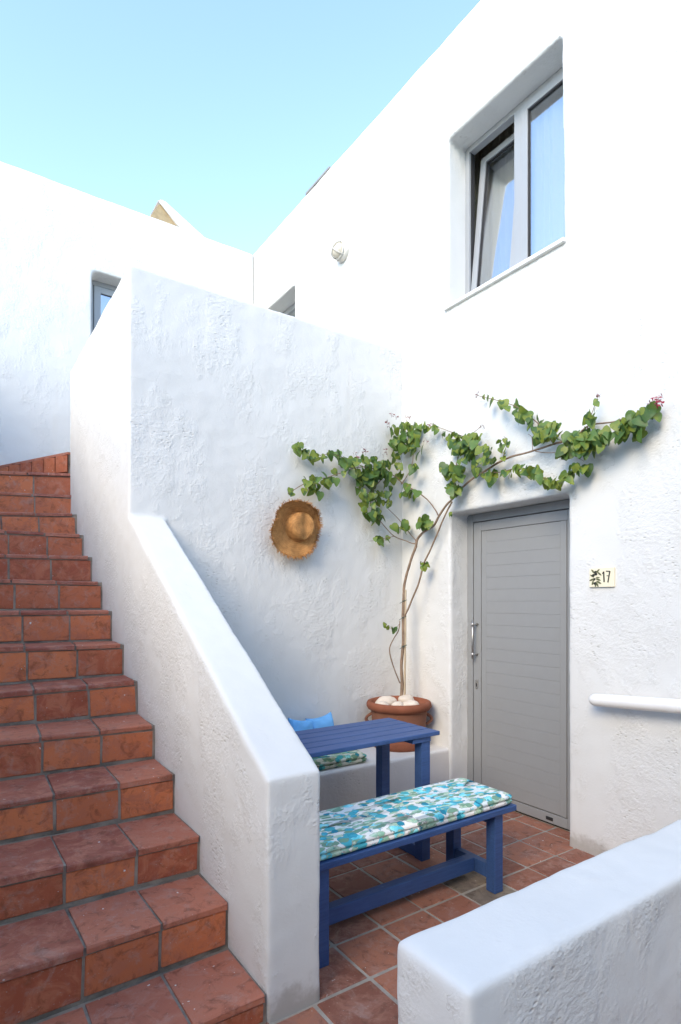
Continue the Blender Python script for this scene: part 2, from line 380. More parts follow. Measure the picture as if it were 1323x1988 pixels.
# ------------------------------------------------------------------ staircase
NR = [(520, 1930), (445, 1752), (390, 1622), (341, 1502), (302, 1407), (268, 1321), (242, 1250), (219, 1185), (199.6, 1129), (180, 1080), (163, 1037), (149.7, 997), (138, 961)]
NL = [None, 1893, 1709, 1560, 1437, 1345, 1257, 1187, 1125, 1075.5, 1029, 994, 954]
TILT = [0, -.03, -.01, .02, .04, .05, .06, .07, .08, .08, .09, .11, .15]
steps = []
XL = -.42
for k, (a, yl, tl) in enumerate(zip(NR, NL, TILT)):
    p = onX(a[0], a[1], XS)
    if yl is None: q = Vector((.1, p.y, p.z))
    else: q = onY(0, yl, p.y+tl)
    steps.append((p, q))
p = onX(135.5, 919, XS); p = Vector((XS, 5.80, 2.672)); q = Vector((.42, 6.03, 2.668)); steps.append((p, q))
def along(s, X):
    p, q = s; t = (p.x-X)/(p.x-q.x); t2 = t; return Vector((X, p.y+(q.y-p.y)*t2, p.z+(q.z-p.z)*t2))
stair = thing('staircase', 'outdoor staircase faced with terracotta tiles climbing beside the white stair wall', 'staircase', (XS-.6, 1.83, 0))
for k, s in enumerate(steps):
    zb = 0 if k == 0 else steps[k-1][0].z
    nxt = steps[k+1] if k+1 < len(steps) else None
    # joints along the step
    rx = XS-.006 if k < 12 else XS+.12
    js = [rx]; x = XS-.006-random.uniform(.255, .28)
    while x > XL+.08: js.append(x); x -= .272+random.uniform(-.006, .006)
    js.append(XL)
    # grout body of this step
    A, D = along(s, rx+.005), along(s, XL)
    dep = .75 if nxt else .95
    bm = bmesh.new(); lo = max(-.05, zb-.35)
    pts = [(A.x, A.y+.0105, lo), (D.x, D.y+.0105, lo), (D.x, D.y+dep, lo), (A.x, A.y+dep, lo)]
    top = [Vector((A.x, A.y+.0105, A.z-.006)), Vector((D.x, D.y+.0105, D.z-.006)), Vector((D.x, D.y+dep, D.z-.006)), Vector((A.x, A.y+dep, A.z-.006))]
    lower = [bm.verts.new(p_) for p_ in pts]; upper = [bm.verts.new(p_) for p_ in top]
    bm.faces.new(lower[::-1]); bm.faces.new(upper)
    for i in range(4): bm.faces.new((lower[i], lower[(i+1) % 4], upper[(i+1) % 4], upper[i]))
    mesh_obj('step_core', bm, 'grout', stair)
    for i in range(len(js)-1):
        xr, xl = js[i]-.006, js[i+1]+.006
        a, b = along(s, xr), along(s, xl); c = (a+b)/2; ang = math.atan2(a.y-b.y, a.x-b.x); rl = -math.atan2(a.z-b.z, a.x-b.x)
        L = (a-b).length
        # riser tile: from the tread below up to the tread tile
        zlo = (0 if k == 0 else (along(steps[k-1], c.x).z))+.012; zhi = c.z-.034
        if zhi-zlo > .03:
            me = tile_mesh('riser_tile', L, .020, zhi-zlo, 'riser', .0018, .003)
            o = bpy.data.objects.new('riser_tile', me); link(o, stair)
            o.location = Vector((c.x, c.y+.0165+random.uniform(-.0015, .0015), (zlo+zhi)/2))-stair.location
            o.rotation_euler = (0, rl, ang+random.uniform(-.003, .003))
        # tread tile with a slightly rounded nose
        depth = .262
        if nxt: depth = min(.34, along(nxt, c.x).y-c.y-.012)
        if depth > .05:
            t = bmesh.new(); v = bmesh.ops.create_cube(t, size=1)['verts']; bmesh.ops.scale(t, verts=v, vec=(L, depth, .026))
            fe = [e for e in t.edges if all(v_.co.y < 0 and v_.co.z > 0 for v_ in e.verts)]
            bmesh.ops.bevel(t, geom=fe, offset=.008, segments=3, affect='EDGES', profile=.5)
            for v_ in t.verts: v_.co += Vector([random.uniform(-.002, .002) for _ in range(3)])
            me = bpy.data.meshes.new('tread_tile'); bmesh.ops.recalc_face_normals(t, faces=t.faces); t.to_mesh(me); t.free(); me.materials.append(M['tread'])
            o = bpy.data.objects.new('tread_tile', me); link(o, stair)
            o.location = Vector((c.x, c.y+depth/2, c.z-.013+random.uniform(-.002, .002)))-stair.location
            o.rotation_euler = (random.uniform(-.006, .006), rl+random.uniform(-.003, .003), ang)
# winder riser that closes the flight, turning towards the upper landing
QA, QB = Vector((XS-.004, 5.80, 2.868)), Vector((.43, 6.50, 2.806))
dv = QB-QA; L = dv.length; yawr = math.atan2(dv.y, dv.x)
nl = 6
for i in range(nl):
    a = QA+dv*(i/nl); b = QA+dv*((i+1)/nl); c = (a+b)/2
    zlo, zhi = 2.685, c.z-.022
    me = tile_mesh('riser_tile', L/nl-.012, .02, zhi-zlo, 'riser', .002, .003)
    o = bpy.data.objects.new('riser_tile', me); link(o, stair)
    o.location = Vector((c.x, c.y, (zlo+zhi)/2))-stair.location; o.rotation_euler = (0, 0, yawr)
bm = bmesh.new()
prism(bm, [(QA.x+.012, QA.y+.006, 2.60), (QB.x+.012, QB.y+.006, 2.60), (XS+.3, 6.50, 2.60), (XS+.3, 5.80, 2.60)], (0, 0, .2))
for v in bm.verts:
    if v.co.z > 2.7: v.co.z = 2.862 if v.co.y < 6.2 else (2.80 if v.co.x < .6 else 2.86)
mesh_obj('step_core', bm, 'grout', stair)
bm = bmesh.new()
prism(bm, [QA+Vector((-.006, 0, -.02)), QB+Vector((-.006, -.0, -.02)), QB+Vector((.2, 0, -.02)), QA+Vector((.2, 0, -.02))], (0, 0, .022))
mesh_obj('tread_tile', bm, 'tread', stair)
# upper landing behind the stair wall
up = mesh_obj('upper_landing', B(1.17, 3.16, 3.92, 6.50, 2.70, 2.86), 'grout'); up['kind'] = 'structure'
# ------------------------------------------------------------------ stair wall: sloping parapet + tall wall with the hat + return along the flight
T = .228
side = [(XS, 1.835, -.05), (XS, 1.835, .862), (XS, 3.72, 2.045), (XS, 3.72, -.05)]
sl = prism(bmesh.new(), side, (T, 0, 0))
tall = B(XS, 3.25, YB, YB+.25, -.05, 3.595)
ret = B(XS, XS+.25, YB+.02, 5.745, -.05, 3.595)
sw = plaster('stair_wall', [sl, tall, ret], [], .0125, None, 6, .0045)
tag(sw, 'white rough plastered wall with sloping parapet between the tiled stairs and the terrace', 'wall')
# the matching wall on the other side of the flight
side = [(-.66, 1.0, -.05), (-.66, 1.0, .98), (-.66, 3.72, 2.78), (-.66, 5.2, 3.75), (-.66, 6.5, 4.2), (-.66, 6.5, -.05)]
lw = plaster('stair_side_wall', [prism(bmesh.new(), side, (.235, 0, 0))], [], .03, None, 4, .006)
tag(lw, 'white plastered outer parapet rising along the open side of the stairs', 'wall')
# low wall in front
low = plaster('low_wall', [B(XS-.035, 3.2, .850, 1.090, -.05, .676)], [], .010, None, 26, .0055, fscale=4.5)
tag(low, 'low white plastered wall with rounded top enclosing the terrace opposite the hat wall', 'wall')
# masonry seat along the hat wall
sb = plaster('masonry_bench', [B(1.14, 3.19, 3.152, 3.72, -.05, .382)], [], .0125, None, 3, .002, 'plaster_smooth')
tag(sb, 'built-in cream masonry bench along the wall under the straw hat', 'bench')
# ------------------------------------------------------------------ the house with the door
house = thing('house', 'white two-storey plastered house with grey panelled door and tilted upper window', 'house', (XA, 2.6, 0))
DY0, DY1, DZ = 2.133, 3.138, 2.163
WY0, WY1, WZ0, WZ1 = 2.163, 3.167, 3.722, 5.012
wall_cuts = [B(XA-.2, XA+1, DY0, DY1, -.2, DZ), B(XA-.2, XA+1, WY0, WY1, WZ0, WZ1), B(XA-.2, XA+1, 5.50, 6.28, 2.86, 4.96), B(XA+.255, XA+1, WY0-.35, WY1+.55, WZ0-.15, WZ1+.36)]
# the hand-made window opening leans a little
for v in wall_cuts[1].verts:
    if v.co.y < 2.5 and v.co.z > 4.5: v.co.y += .022
plaster('wall', [B(XA, XA+.42, -.6, 7.1, -.05, 5.80)], wall_cuts, .015, house, 2, .0045)
part('roof', 'plaster_smooth', house, XA+.40, 9.5, -.6, 7.1, 5.45, 5.60, bev=0)
for nm, a in (('end_wall', (XA+.40, 9.5, -.6, -.3, -.05, 5.47)), ('end_wall', (XA+.40, 9.5, 6.8, 7.1, -.05, 5.47)), ('rear_wall', (9.4, 9.7, -.6, 7.1, -.05, 5.8)), ('upper_floor', (XA+.41, 9.4, -.3, 6.8, 2.6, 2.86)), ('inner_wall', (6.2, 6.3, -.3, 6.8, 2.86, 5.46))):
    part(nm, 'plaster_smooth', house, *a, bev=0)
part('roof_flashing', 'lead', house, XA-.006, XA+.2, 4.80, 5.26, 5.797, 5.822, bev=.004)
# door
DX = XA+.185
door = mesh_obj('door', B(DX+.012, DX+.055, DY0+.062, DY1-.062, .012, DZ-.064, bev=.002), 'alu', house, origin=(DX, (DY0+DY1)/2, 0))
for nm, a in (('door_frame', (DX-.004, DX+.07, DY1-.058, DY1+.002, 0, DZ-.002)), ('door_frame', (DX-.004, DX+.07, DY0-.002, DY0+.058, 0, DZ-.002)), ('door_frame', (DX-.004, DX+.07, DY0+.06, DY1-.06, DZ-.06, DZ-.002))):
    part(nm, 'alu', house, *a, bev=.003)
part('door_seal', 'seal', house, DX+.02, DX+.09, DY0+.05, DY1-.05, .002, DZ-.05, bev=0)
ly0, ly1 = DY0+.064, DY1-.064
rz0, rz1 = .085, DZ-.066-.070
for nm, a in (('stile', (DX, DX+.03, ly1-.072, ly1, .014, DZ-.066)), ('stile', (DX, DX+.03, ly0, ly0+.072, .014, DZ-.066)),
              ('rail', (DX, DX+.03, ly0+.073, ly1-.073, rz1+.002, DZ-.066)), ('rail', (DX, DX+.03, ly0+.073, ly1-.073, .014, rz0-.006))):
    part(nm, 'alu', door, *a, bev=.0025)
py0, py1 = ly0+.078, ly1-.078
part('panel_back', 'alu', door, DX+.0030, DX+.024, py0+.01, py1-.01, rz0+.002, rz1-.002, bev=0)
part('panel_seal', 'seal', door, DX+.010, DX+.022, ly0+.070, ly1-.070, rz0-.004, rz1+.004, bev=0)
part('panel_edge', 'alu', door, DX+.001, DX+.018, py0, py0+.045, rz0, rz1, bev=.0015)
part('panel_edge', 'alu', door, DX+.001, DX+.018, py1-.045, py1, rz0, rz1, bev=.0015)
nb = 22; pitch = (rz1-rz0)/nb
bm_b = B(-.0085, .0085, -(py1-py0-.09)/2, (py1-py0-.09)/2, -(pitch-.0028)/2, (pitch-.0028)/2, bev=.0016, seg=2)
pm = bpy.data.meshes.new('door_plank'); bm_b.to_mesh(pm); bm_b.free(); pm.materials.append(M['alu'])
for i in range(nb):
    o = bpy.data.objects.new('door_plank', pm); link(o, door)
    o.location = Vector((DX+.0095, (py0+py1)/2, rz0+(i+.5)*pitch))-parent_loc(door)
hy, hz0, hz1 = 3.038, 1.076, 1.343
bm = bmesh.new(); tube(bm, [(DX-.052, hy, hz0-.012), (DX-.052, hy, hz1+.012)], .0085, 12)
for z in (hz0+.02, hz1-.02): tube(bm, [(DX-.050, hy, z), (DX+.004, hy-.004, z)], .008, 10); tube(bm, [(DX-.052, hy, z-.014), (DX-.052, hy, z+.014)], .0115, 12)
mesh_obj('handle', bm, 'steel', door, True)
part('lock', 'steel', door, DX-.006, DX+.004, 3.028, 3.054, .835, .90, bev=.003)
part('keyhole', 'seal', door, DX-.0085, DX+.002, 3.037, 3.045, .85, .875, bev=.001)
part('vent_slot', 'seal', door, DX-.004, DX+.01, 2.375, 2.43, .032, .055, bev=.004)
# upper window: fixed sash on the right, tilted sash on the left
def frame_bars(nm, mat, parent, X0, X1, y0, y1, z0, z1, w_, top=True, bot=True):
    part(nm, mat, parent, X0, X1, y0, y0+w_, z0, z1); part(nm, mat, parent, X0, X1, y1-w_, y1, z0, z1)
    part(nm, mat, parent, X0+.001, X1-.001, y0+w_-.001, y1-w_+.001, z1-w_, z1-.001); part(nm, mat, parent, X0+.001, X1-.001, y0+w_-.001, y1-w_+.001, z0+.001, z0+w_)
WX = XA+.19
win = thing('window', '', ''); del win['label']; del win['category']; win.parent = house
win.location = Vector((WX, (WY0+WY1)/2, WZ0))-house.location
frame_bars('window_frame', 'alu_light', win, WX, WX+.06, WY0-.004, WY1+.004, WZ0+.01, WZ1+.004, .045)
ym = (WY0+WY1)/2
part('mullion', 'alu_light', win, WX-.004, WX+.06, ym-.03, ym+.03, WZ0+.05, WZ1-.04)
# right sash
sh = mesh_obj('sash', B(WX-.008, WX+.04, WY0+.042, WY0+.095, WZ0+.05, WZ1-.038, bev=.003), 'alu_light', win)
part('sash', 'alu_light', win, WX-.008, WX+.04, ym-.085, ym-.032, WZ0+.05, WZ1-.038)
part('sash', 'alu_light', win, WX-.007, WX+.039, WY0+.094, ym-.084, WZ1-.092, WZ1-.039); part('sash', 'alu_light', win, WX-.007, WX+.039, WY0+.094, ym-.084, WZ0+.051, WZ0+.10)
part('gasket', 'seal', win, WX+.002, WX+.03, WY0+.090, WY0+.102, WZ0+.095, WZ1-.088, bev=0); part('gasket', 'seal', win, WX+.002, WX+.03, ym-.092, ym-.080, WZ0+.095, WZ1-.088, bev=0)
part('gasket', 'seal', win, WX+.003, WX+.029, WY0+.1, ym-.09, WZ1-.10, WZ1-.088, bev=0)
part('pane', 'glass', win, WX+.012, WX+.016, WY0+.096, ym-.086, WZ0+.096, WZ1-.09, bev=0)
# tilted sash, hinged at its lower edge
tz = WZ0+.05; th = (WZ1-.038)-tz
rot = Matrix.Translation((WX+.01, 0, tz)) @ Matrix.Rotation(R(6.2), 4, 'Y')
def tilt(nm, mat, *a, bev=.003):
    bm = B(*a, bev=bev); bmesh.ops.transform(bm, matrix=rot, verts=bm.verts); return mesh_obj(nm, bm, mat, win)
sy0, sy1 = ym+.034, WY1-.046
for a in ((-.012, .036, sy0, sy0+.052, 0, th), (-.012, .036, sy1-.052, sy1, 0, th), (-.011, .035, sy0+.051, sy1-.051, th-.053, th-.001), (-.011, .035, sy0+.051, sy1-.051, .001, .05)): tilt('sash', 'alu_light', *a)
for a in ((0, .028, sy0+.049, sy0+.06, .045, th-.05), (0, .028, sy1-.06, sy1-.049, .045, th-.05), (.001, .027, sy0+.05, sy1-.05, th-.062, th-.05)): tilt('gasket', 'seal', *a, bev=0)
tilt('pane', 'glass', .010, .014, sy0+.05, sy1-.05, .046, th-.052, bev=0)
bm = bmesh.new(); tube(bm, [(WX+.03, WY1-.03, tz+.42), (WX+.10, WY1-.035, tz+.44)], .006, 8); mesh_obj('stay', bm, 'steel', win)
part('reveal_seal', 'seal', win, WX+.02, WX+.058, WY1-.044, WY1-.030, WZ0+.05, WZ1-.04, bev=0)
part('sill', 'marble', win, XA-.028, WX+.04, WY0-.012, WY1+.018, WZ0-.012, WZ0+.012, bev=.003)
def curtain(name, y0, y1, z0, z1, X, amp, waves, parent, head=0):
    bm = bmesh.new(); n = 160; rows = []
    for zz in (z0, (z0+z1)/2, z1):
        rows.append([bm.verts.new((X+amp*math.sin(waves*2*math.pi*i/n+1.3*math.sin(i*.11))*(1 if zz < z1 else .6), y0+(y1-y0)*i/n, zz)) for i in range(n+1)])
    for a, b in zip(rows, rows[1:]):
        for i in range(n): bm.faces.new((a[i], a[i+1], b[i+1], b[i]))
    o = mesh_obj(name, bm, 'curtain', parent, True)
    return o
curtain('curtain', WY0-.15, ym+.06, WZ0-.12, WZ1+.30, WX+.11, .016, 8, win)
curtain('curtain', ym-.02, WY1+.50, WZ0-.12, WZ1+.30, WX+.27, .020, 12, win)
part('curtain_rail', 'steel', win, WX+.24, WX+.30, WY0-.3, WY1+.52, WZ1+.29, WZ1+.32, bev=.004)
# balcony-type door further along, mostly hidden behind the stair wall
fd = mesh_obj('terrace_door', B(WX, WX+.06, 5.50, 5.56, 2.86, 4.96, bev=.003), 'alu_light', house)
part('terrace_door_rail', 'alu_light', fd, WX+.001, WX+.059, 5.555, 6.28, 4.90, 4.958); part('terrace_door_stile', 'alu_light', fd, WX, WX+.06, 6.22, 6.28, 2.86, 4.957)
part('pane', 'glass', fd, WX+.02, WX+.025, 5.55, 6.23, 2.9, 4.91, bev=0)
part('curtain', 'curtain', fd, WX+.2, WX+.21, 5.4, 6.4, 2.9, 4.95, bev=0)
# ------------------------------------------------------------------ the house behind the stairs
rear = thing('house', 'white plastered house behind the top of the stairs with one small window', 'house', (1.2, YK, 0))
BX0, BX1, BZ0, BZ1 = 1.283, 2.2, 3.75, 4.985
plaster('wall', [B(-3.0, XA+.004, YK, YK+.42, -.05, 5.795)], [B(BX0, BX1, YK-.2, YK+1, BZ0, BZ1)], .026, rear, 3, .005)
part('roof', 'plaster_smooth', rear, -3.0, XA, YK+.40, 11.5, 5.45, 5.60, bev=0)
part('end_wall', 'plaster_smooth', rear, -3.0, -2.7, YK+.40, 11.5, -.05, 5.47, bev=0); part('rear_wall', 'plaster_smooth', rear, -3.0, XA, 11.3, 11.6, -.05, 5.8, bev=0)
part('inner_wall', 'plaster_smooth', rear, -2.7, XA, 9.0, 9.1, 2.86, 5.46, bev=0)
bw = mesh_obj('window', B(BX0-.004, BX0+.05, YK+.19, YK+.25, BZ0, BZ1+.004, bev=.003), 'alu_light', rear)
Y0 = YK+.19
part('window_frame', 'alu_light', bw, BX0+.049, BX1-.049, Y0+.001, Y0+.059, BZ1-.05, BZ1+.003); part('window_frame', 'alu_light', bw, BX1-.05, BX1+.004, Y0, Y0+.06, BZ0, BZ1+.004)
part('window_frame', 'alu_light', bw, BX0+.049, BX1-.049, Y0+.001, Y0+.059, BZ0, BZ0+.05)
part('gasket', 'seal', bw, BX0+.047, BX0+.06, Y0+.01, Y0+.03, BZ0+.047, BZ1-.047, bev=0); part('gasket', 'seal', bw, BX0+.058, BX1-.058, Y0+.011, Y0+.029, BZ1-.060, BZ1-.047, bev=0)
part('gasket', 'seal', bw, BX0+.122, BX1-.122, Y0+.0015, Y0+.02, BZ1-.135, BZ1-.122, bev=0)
for a in ((BX0+.056, BX0+.125, Y0-.008, Y0+.03, BZ0+.056, BZ1-.056), (BX1-.125, BX1-.056, Y0-.008, Y0+.03, BZ0+.056, BZ1-.056), (BX0+.124, BX1-.124, Y0-.007, Y0+.029, BZ1-.125, BZ1-.057), (BX0+.124, BX1-.124, Y0-.007, Y0+.029, BZ0+.057, BZ0+.125)): part('sash', 'alu_light', bw, *a)
part('pane', 'glass', bw, BX0+.12, BX1-.12, Y0+.004, Y0+.008, BZ0+.12, BZ1-.12, bev=0)
part('curtain', 'curtain', bw, BX0-.1, BX1+.1, Y0+.2, Y0+.21, BZ0, BZ1+.1, bev=0)
# small sloping roof hood standing on the roof
bm = prism(bmesh.new(), [onY(x, y, 7.0) for x, y in ((306, 389), (314, 385), (322, 391), (395, 456), (430, 500), (410, 510), (345, 436), (313, 393))], (0, 1.6, 0))
bmesh.ops.bevel(bm, geom=list(bm.edges), offset=.012, segments=2, affect='EDGES')
mesh_obj('roof_hood', bm, 'plaster_smooth', rear)
mesh_obj('roof_hood_gable', prism(bmesh.new(), [onY(x, y, 7.03) for x, y in ((293, 418), (313, 391), (352, 440), (352, 500), (293, 500))], (0, 1.5, 0)), 'ochre', rear)  # gable face below the hood, coloured ochre
# ------------------------------------------------------------------ unseen houses added across the lane to shade the lower walls
def shade_house(x0, x1, y0, y1, h, label):
    t = thing('house', label, 'house', ((x0+x1)/2, (y0+y1)/2, 0))
    plaster('wall', [B(x0, x1, y0, y1, -.05, h)], [], .12, t, 2, .01)
shade_house(-10.0, -3.6, -3.0, 5.6, 3.3, 'plain white unseen house added across the lane to shade the stairs')
shade_house(-9.0, 9.0, -9.0, -3.3, 5.3, 'plain white unseen house added across the lane to shade the terrace')
# ------------------------------------------------------------------ lamp, plaque and handrail on the door wall
lp = onX(668, 490, XA)
lamp = thing('wall_lamp', 'round caged bulkhead lamp high on the white wall beside the upper window', 'lamp', lp)
def disc_stack(prof, n=28):     # lathe about the wall normal (-X)
    bm = lathe(bmesh.new(), prof, n); bmesh.ops.rotate(bm, verts=bm.verts, matrix=Matrix.Rotation(R(-90), 3, 'Y')); return bm
for nm, prof, mt in (('backplate', [(.085, -.01), (.092, .008), (.092, .035), (.075, .05), (.06, .052)], 'lampmetal'), ('glass_dome', [(.068, .045), (.072, .06), (.066, .09), (.048, .112), (.02, .122), (0, .123)], 'lampglass')):
    bm = disc_stack(prof); o = mesh_obj(nm, bm, mt, None, True); o.parent = lamp
bm = bmesh.new()
for a in (45, 135):
    pts = []
    for i in range(13):
        t = math.pi*i/12; r_ = .080*math.cos(t); h_ = .05+.082*math.sin(t)**.7
        pts.append((-h_, r_*math.cos(R(a)), r_*math.sin(R(a))))
    tube(bm, pts, .006, 6)
pts = [(-.062, .078*math.cos(2*math.pi*i/24), .078*math.sin(2*math.pi*i/24)) for i in range(25)]; tube(bm, pts, .006, 6)
o = mesh_obj('cage', bm, 'lampmetal', None, True); o.parent = lamp
pc = (onX(1148, 1103, XA)+onX(1195, 1140, XA))/2
pq = thing('number_plaque', 'cream ceramic house number plaque painted with an olive sprig beside the grey door', 'sign', pc)
PW, PH = .152, .112
o = mesh_obj('plate', B(-.014, .004, -PW/2, PW/2, -PH/2, PH/2, bev=.002), 'plaque', None); o.parent = pq
FX = -.0155
def flat(nm, polys, mat):        # u to the right as seen (towards -Y), v up; thin raised glaze
    bm = bmesh.new()
    for i, p in enumerate(polys): prism(bm, [(FX-.0004*(i % 3), -u, v) for u, v in p], (.0022, 0, 0))
    o = mesh_obj(nm, bm, mat, None); o.parent = pq
def stroke(a, b, w0, w1=None):
    w1 = w1 or w0; a, b = Vector(a), Vector(b); d = (b-a).normalized(); n_ = Vector((-d.y, d.x))
    return [a+n_*w0/2, b+n_*w1/2, b-n_*w1/2, a-n_*w0/2]
def ell(c, l, w_, ang, n=10, sharp=1.0):
    out = []
    for i in range(n):
        t = 2*math.pi*i/n; x, y = l/2*math.cos(t), w_/2*math.sin(t)*(abs(math.sin(t))**sharp)
        out.append((c[0]+x*math.cos(ang)-y*math.sin(ang), c[1]+x*math.sin(ang)+y*math.cos(ang)))
    return out
flat('numeral', [stroke((.014, .033), (.017, -.028), .008), stroke((.006, .020), (.014, .033), .004)], 'ink')
flat('numeral', [stroke((.028, .035), (.054, .033), .006), stroke((.052, .033), (.040, -.030), .007), stroke((.033, .008), (.050, .008), .004)], 'ink')
lv = [((-.052, .036), .034, .011, 2.3), ((-.022, .038), .030, .010, .8), ((-.012, .022), .034, .010, -.7), ((-.058, .010), .03, .010, 2.6), ((-.060, -.012), .034, .011, 3.5), ((-.022, .000), .026, .007, -.1), ((-.020, -.012), .036, .011, -.35),
      ((-.054, -.030), .030, .011, 4.4), ((-.016, -.028), .036, .011, -.5), ((-.036, -.040), .03, .012, 4.6), ((-.026, -.040), .034, .011, -1.1)]
flat('olive_leaves', [ell(c, l, w_, a, 10, .5) for c, l, w_, a in lv], 'ink_olive')
flat('olives', [ell(c, .019, .016, .3, 10, 0) for c in ((-.036, .032), (-.034, .020), (-.050, .014), (-.046, -.010), (-.040, -.034))], 'ink')
r0, r1 = onX(1156, 1359, XA-.09), onX(1323, 1372, XA-.09)
dr = r1-r0
rail_pts = [r0+dr*t for t in (0, .5, 1, 2, 3.2)]
hr = thing('handrail', 'thick white painted handrail with rounded end fixed to the wall by the door', 'handrail', r1)
def local(o, p): o.parent = p; o.location = -p.location
bm = bmesh.new()
d0 = dr.normalized()
tube(bm, [r0-d0*.033, r0-d0*.030, r0-d0*.022, r0-d0*.008, r0+d0*.012]+rail_pts[1:], [.004, .016, .026, .033, .0355]+[.0365]*4, 20)
o = mesh_obj('rail', bm, 'marble', None, True); local(o, hr)
for t in (1.35, 2.8):
    c = r0+dr*t; bm = bmesh.new(); tube(bm, [c, c+Vector((.04, 0, -.05)), c+Vector((.10, 0, -.06))], .014, 10); o = mesh_obj('bracket', bm, 'marble', None, True); local(o, hr)
# ------------------------------------------------------------------ blue bench with cushion
bx0, bx1, by0, by1 = 1.192, 2.462, 1.966, 2.362
bench = thing('bench', 'blue painted wooden bench with H-shaped stretcher under the floral seat cushion', 'bench', ((bx0+bx1)/2, (by0+by1)/2, 0))
for i in range(4):
    w_ = (by1-by0-.012)/4; part('seat_slat', 'blue', bench, bx0, bx1, by0+i*(w_+.004), by0+i*(w_+.004)+w_, .408, .438, bev=.004)
legs = [(1.245, by0+.022), (2.318, by0+.022), (1.245, by1-.082), (2.318, by1-.082)]
for lx, ly in legs: part('leg', 'blue', bench, lx, lx+.062, ly, ly+.060, .001, .407, bev=.004)
for lx in (1.256, 2.329): part('cross_rail', 'blue', bench, lx, lx+.040, by0+.083, by1-.083, .060, .132, bev=.003)
for lx in (1.256, 2.329): part('seat_bearer', 'blue', bench, lx, lx+.040, by0+.083, by1-.083, .345, .407, bev=.003)
part('stretcher', 'blue', bench, 1.297, 2.328, 2.135, 2.190, .064, .136, bev=.004)
def cushion(name, x0, x1, y0, y1, z0, z1, mat, label, cat='cushion', puff=.008, group=None, ph=0):
    """flat box cushion: soft edges, welt line round the middle, slightly wavy sides"""
    cx_, cy_ = (x0+x1)/2, (y0+y1)/2; sx, sy, h = (x1-x0)/2, (y1-y0)/2, z1-z0
    bm = bmesh.new(); prof = []
    m = 14
    for i in range(m+1):
        t = i/m; z = t*h; inset = .020*(abs(2*t-1)**5)
        inset += .010*math.exp(-((t-.52)/.07)**2)
        prof.append((inset, z))
    rings = []; n = 200
    def pt(a, ins):
        c, s = math.cos(a), math.sin(a); e = .075
        x = (sx-ins)*math.copysign(abs(c)**e, c); y = (sy-ins)*math.copysign(abs(s)**e, s); return x, y
    # sample evenly along the rim
    raw = [pt(2*math.pi*i/6000, 0) for i in range(6000)]; acc = [0]
    for i in range(1, 6000): acc.append(acc[-1]+math.hypot(raw[i][0]-raw[i-1][0], raw[i][1]-raw[i-1][1]))
    angs = [2*math.pi*np.searchsorted(acc, acc[-1]*k/n)/6000 for k in range(n)]
    for ins, z in prof:
        ring = []
        for k, a in enumerate(angs):
            x, y = pt(a, ins)
            wv = .0018*noise.noise((x*9+ph, y*9, 1.7))+.0008*math.sin(k*.9+ph)
            ring.append(bm.verts.new((cx_+x*(1+wv), cy_+y*(1+wv*3), z0+z+.004*noise.noise((x*5, y*5, ph))*(z/h))))
        rings.append(ring)
    for a, b in zip(rings, rings[1:]):
        for k in range(n): bm.faces.new((a[k], a[(k+1) % n], b[(k+1) % n], b[k]))
    last = rings[-1]
    for sc, dz in ((.985, .004), (.95, .009), (.88, .011), (.7, .010), (.45, .009), (.2, .009)):
        ring = []
        for v in rings[-1]:
            x, y = v.co.x-cx_, v.co.y-cy_
            ex = sx-(1-sc)*min(sx, sy); ey = sy*sc
            xx, yy = x*ex/sx, y*sc
            ring.append(bm.verts.new((cx_+xx, cy_+yy, z1+dz*puff/.008+.005*noise.noise((xx*7, yy*9, ph+3)))))
        for k in range(n): bm.faces.new((last[k], last[(k+1) % n], ring[(k+1) % n], ring[k]))
        last = ring
    bm.faces.new(last); bm.faces.new(rings[0][::-1])
    o = mesh_obj(name, bm, mat, None, True, origin=(cx_, cy_, z0))
    return tag(o, label, cat, group)
cushion('seat_cushion', 1.205, 2.450, 1.972, 2.352, .4405, .494, 'print', 'turquoise and green floral cushion lying on the blue bench', puff=.005)
cushion('seat_cushion', 1.20, 2.42, 3.19, 3.56, .386, .445, 'print_tinted', 'green floral cushion on the masonry bench under the table', ph=4)
# ------------------------------------------------------------------ blue table
tx0, tx1, ty0, ty1, tz1 = 1.20, 2.388, 2.455, 2.925, .742
table = thing('table', 'blue painted slatted wooden table with sled legs beside the masonry bench', 'table', ((tx0+tx1)/2, (ty0+ty1)/2, 0))
ns = 5; w_ = (ty1-ty0-.006*(ns-1))/ns
for i in range(ns): part('slat', 'blue', table, tx0, tx1-random.uniform(0, .003), ty0+i*(w_+.006), ty0+i*(w_+.006)+w_, tz1-.024, tz1, bev=.004)
for lx in (1.28, 2.262):
    part('leg', 'blue', table, lx, lx+.066, ty0+.02, ty0+.083, .001, tz1-.055, bev=.004); part('leg', 'blue', table, lx, lx+.066, ty1-.083, ty1-.02, .001, tz1-.055, bev=.004)
    part('foot_rail', 'blue', table, lx+.006, lx+.060, ty0+.084, ty1-.084, .004, .075, bev=.004)
    part('top_batten', 'blue', table, lx-.075, lx+.064, ty0+.012, ty1-.012, tz1-.054, tz1-.0245, bev=.003)
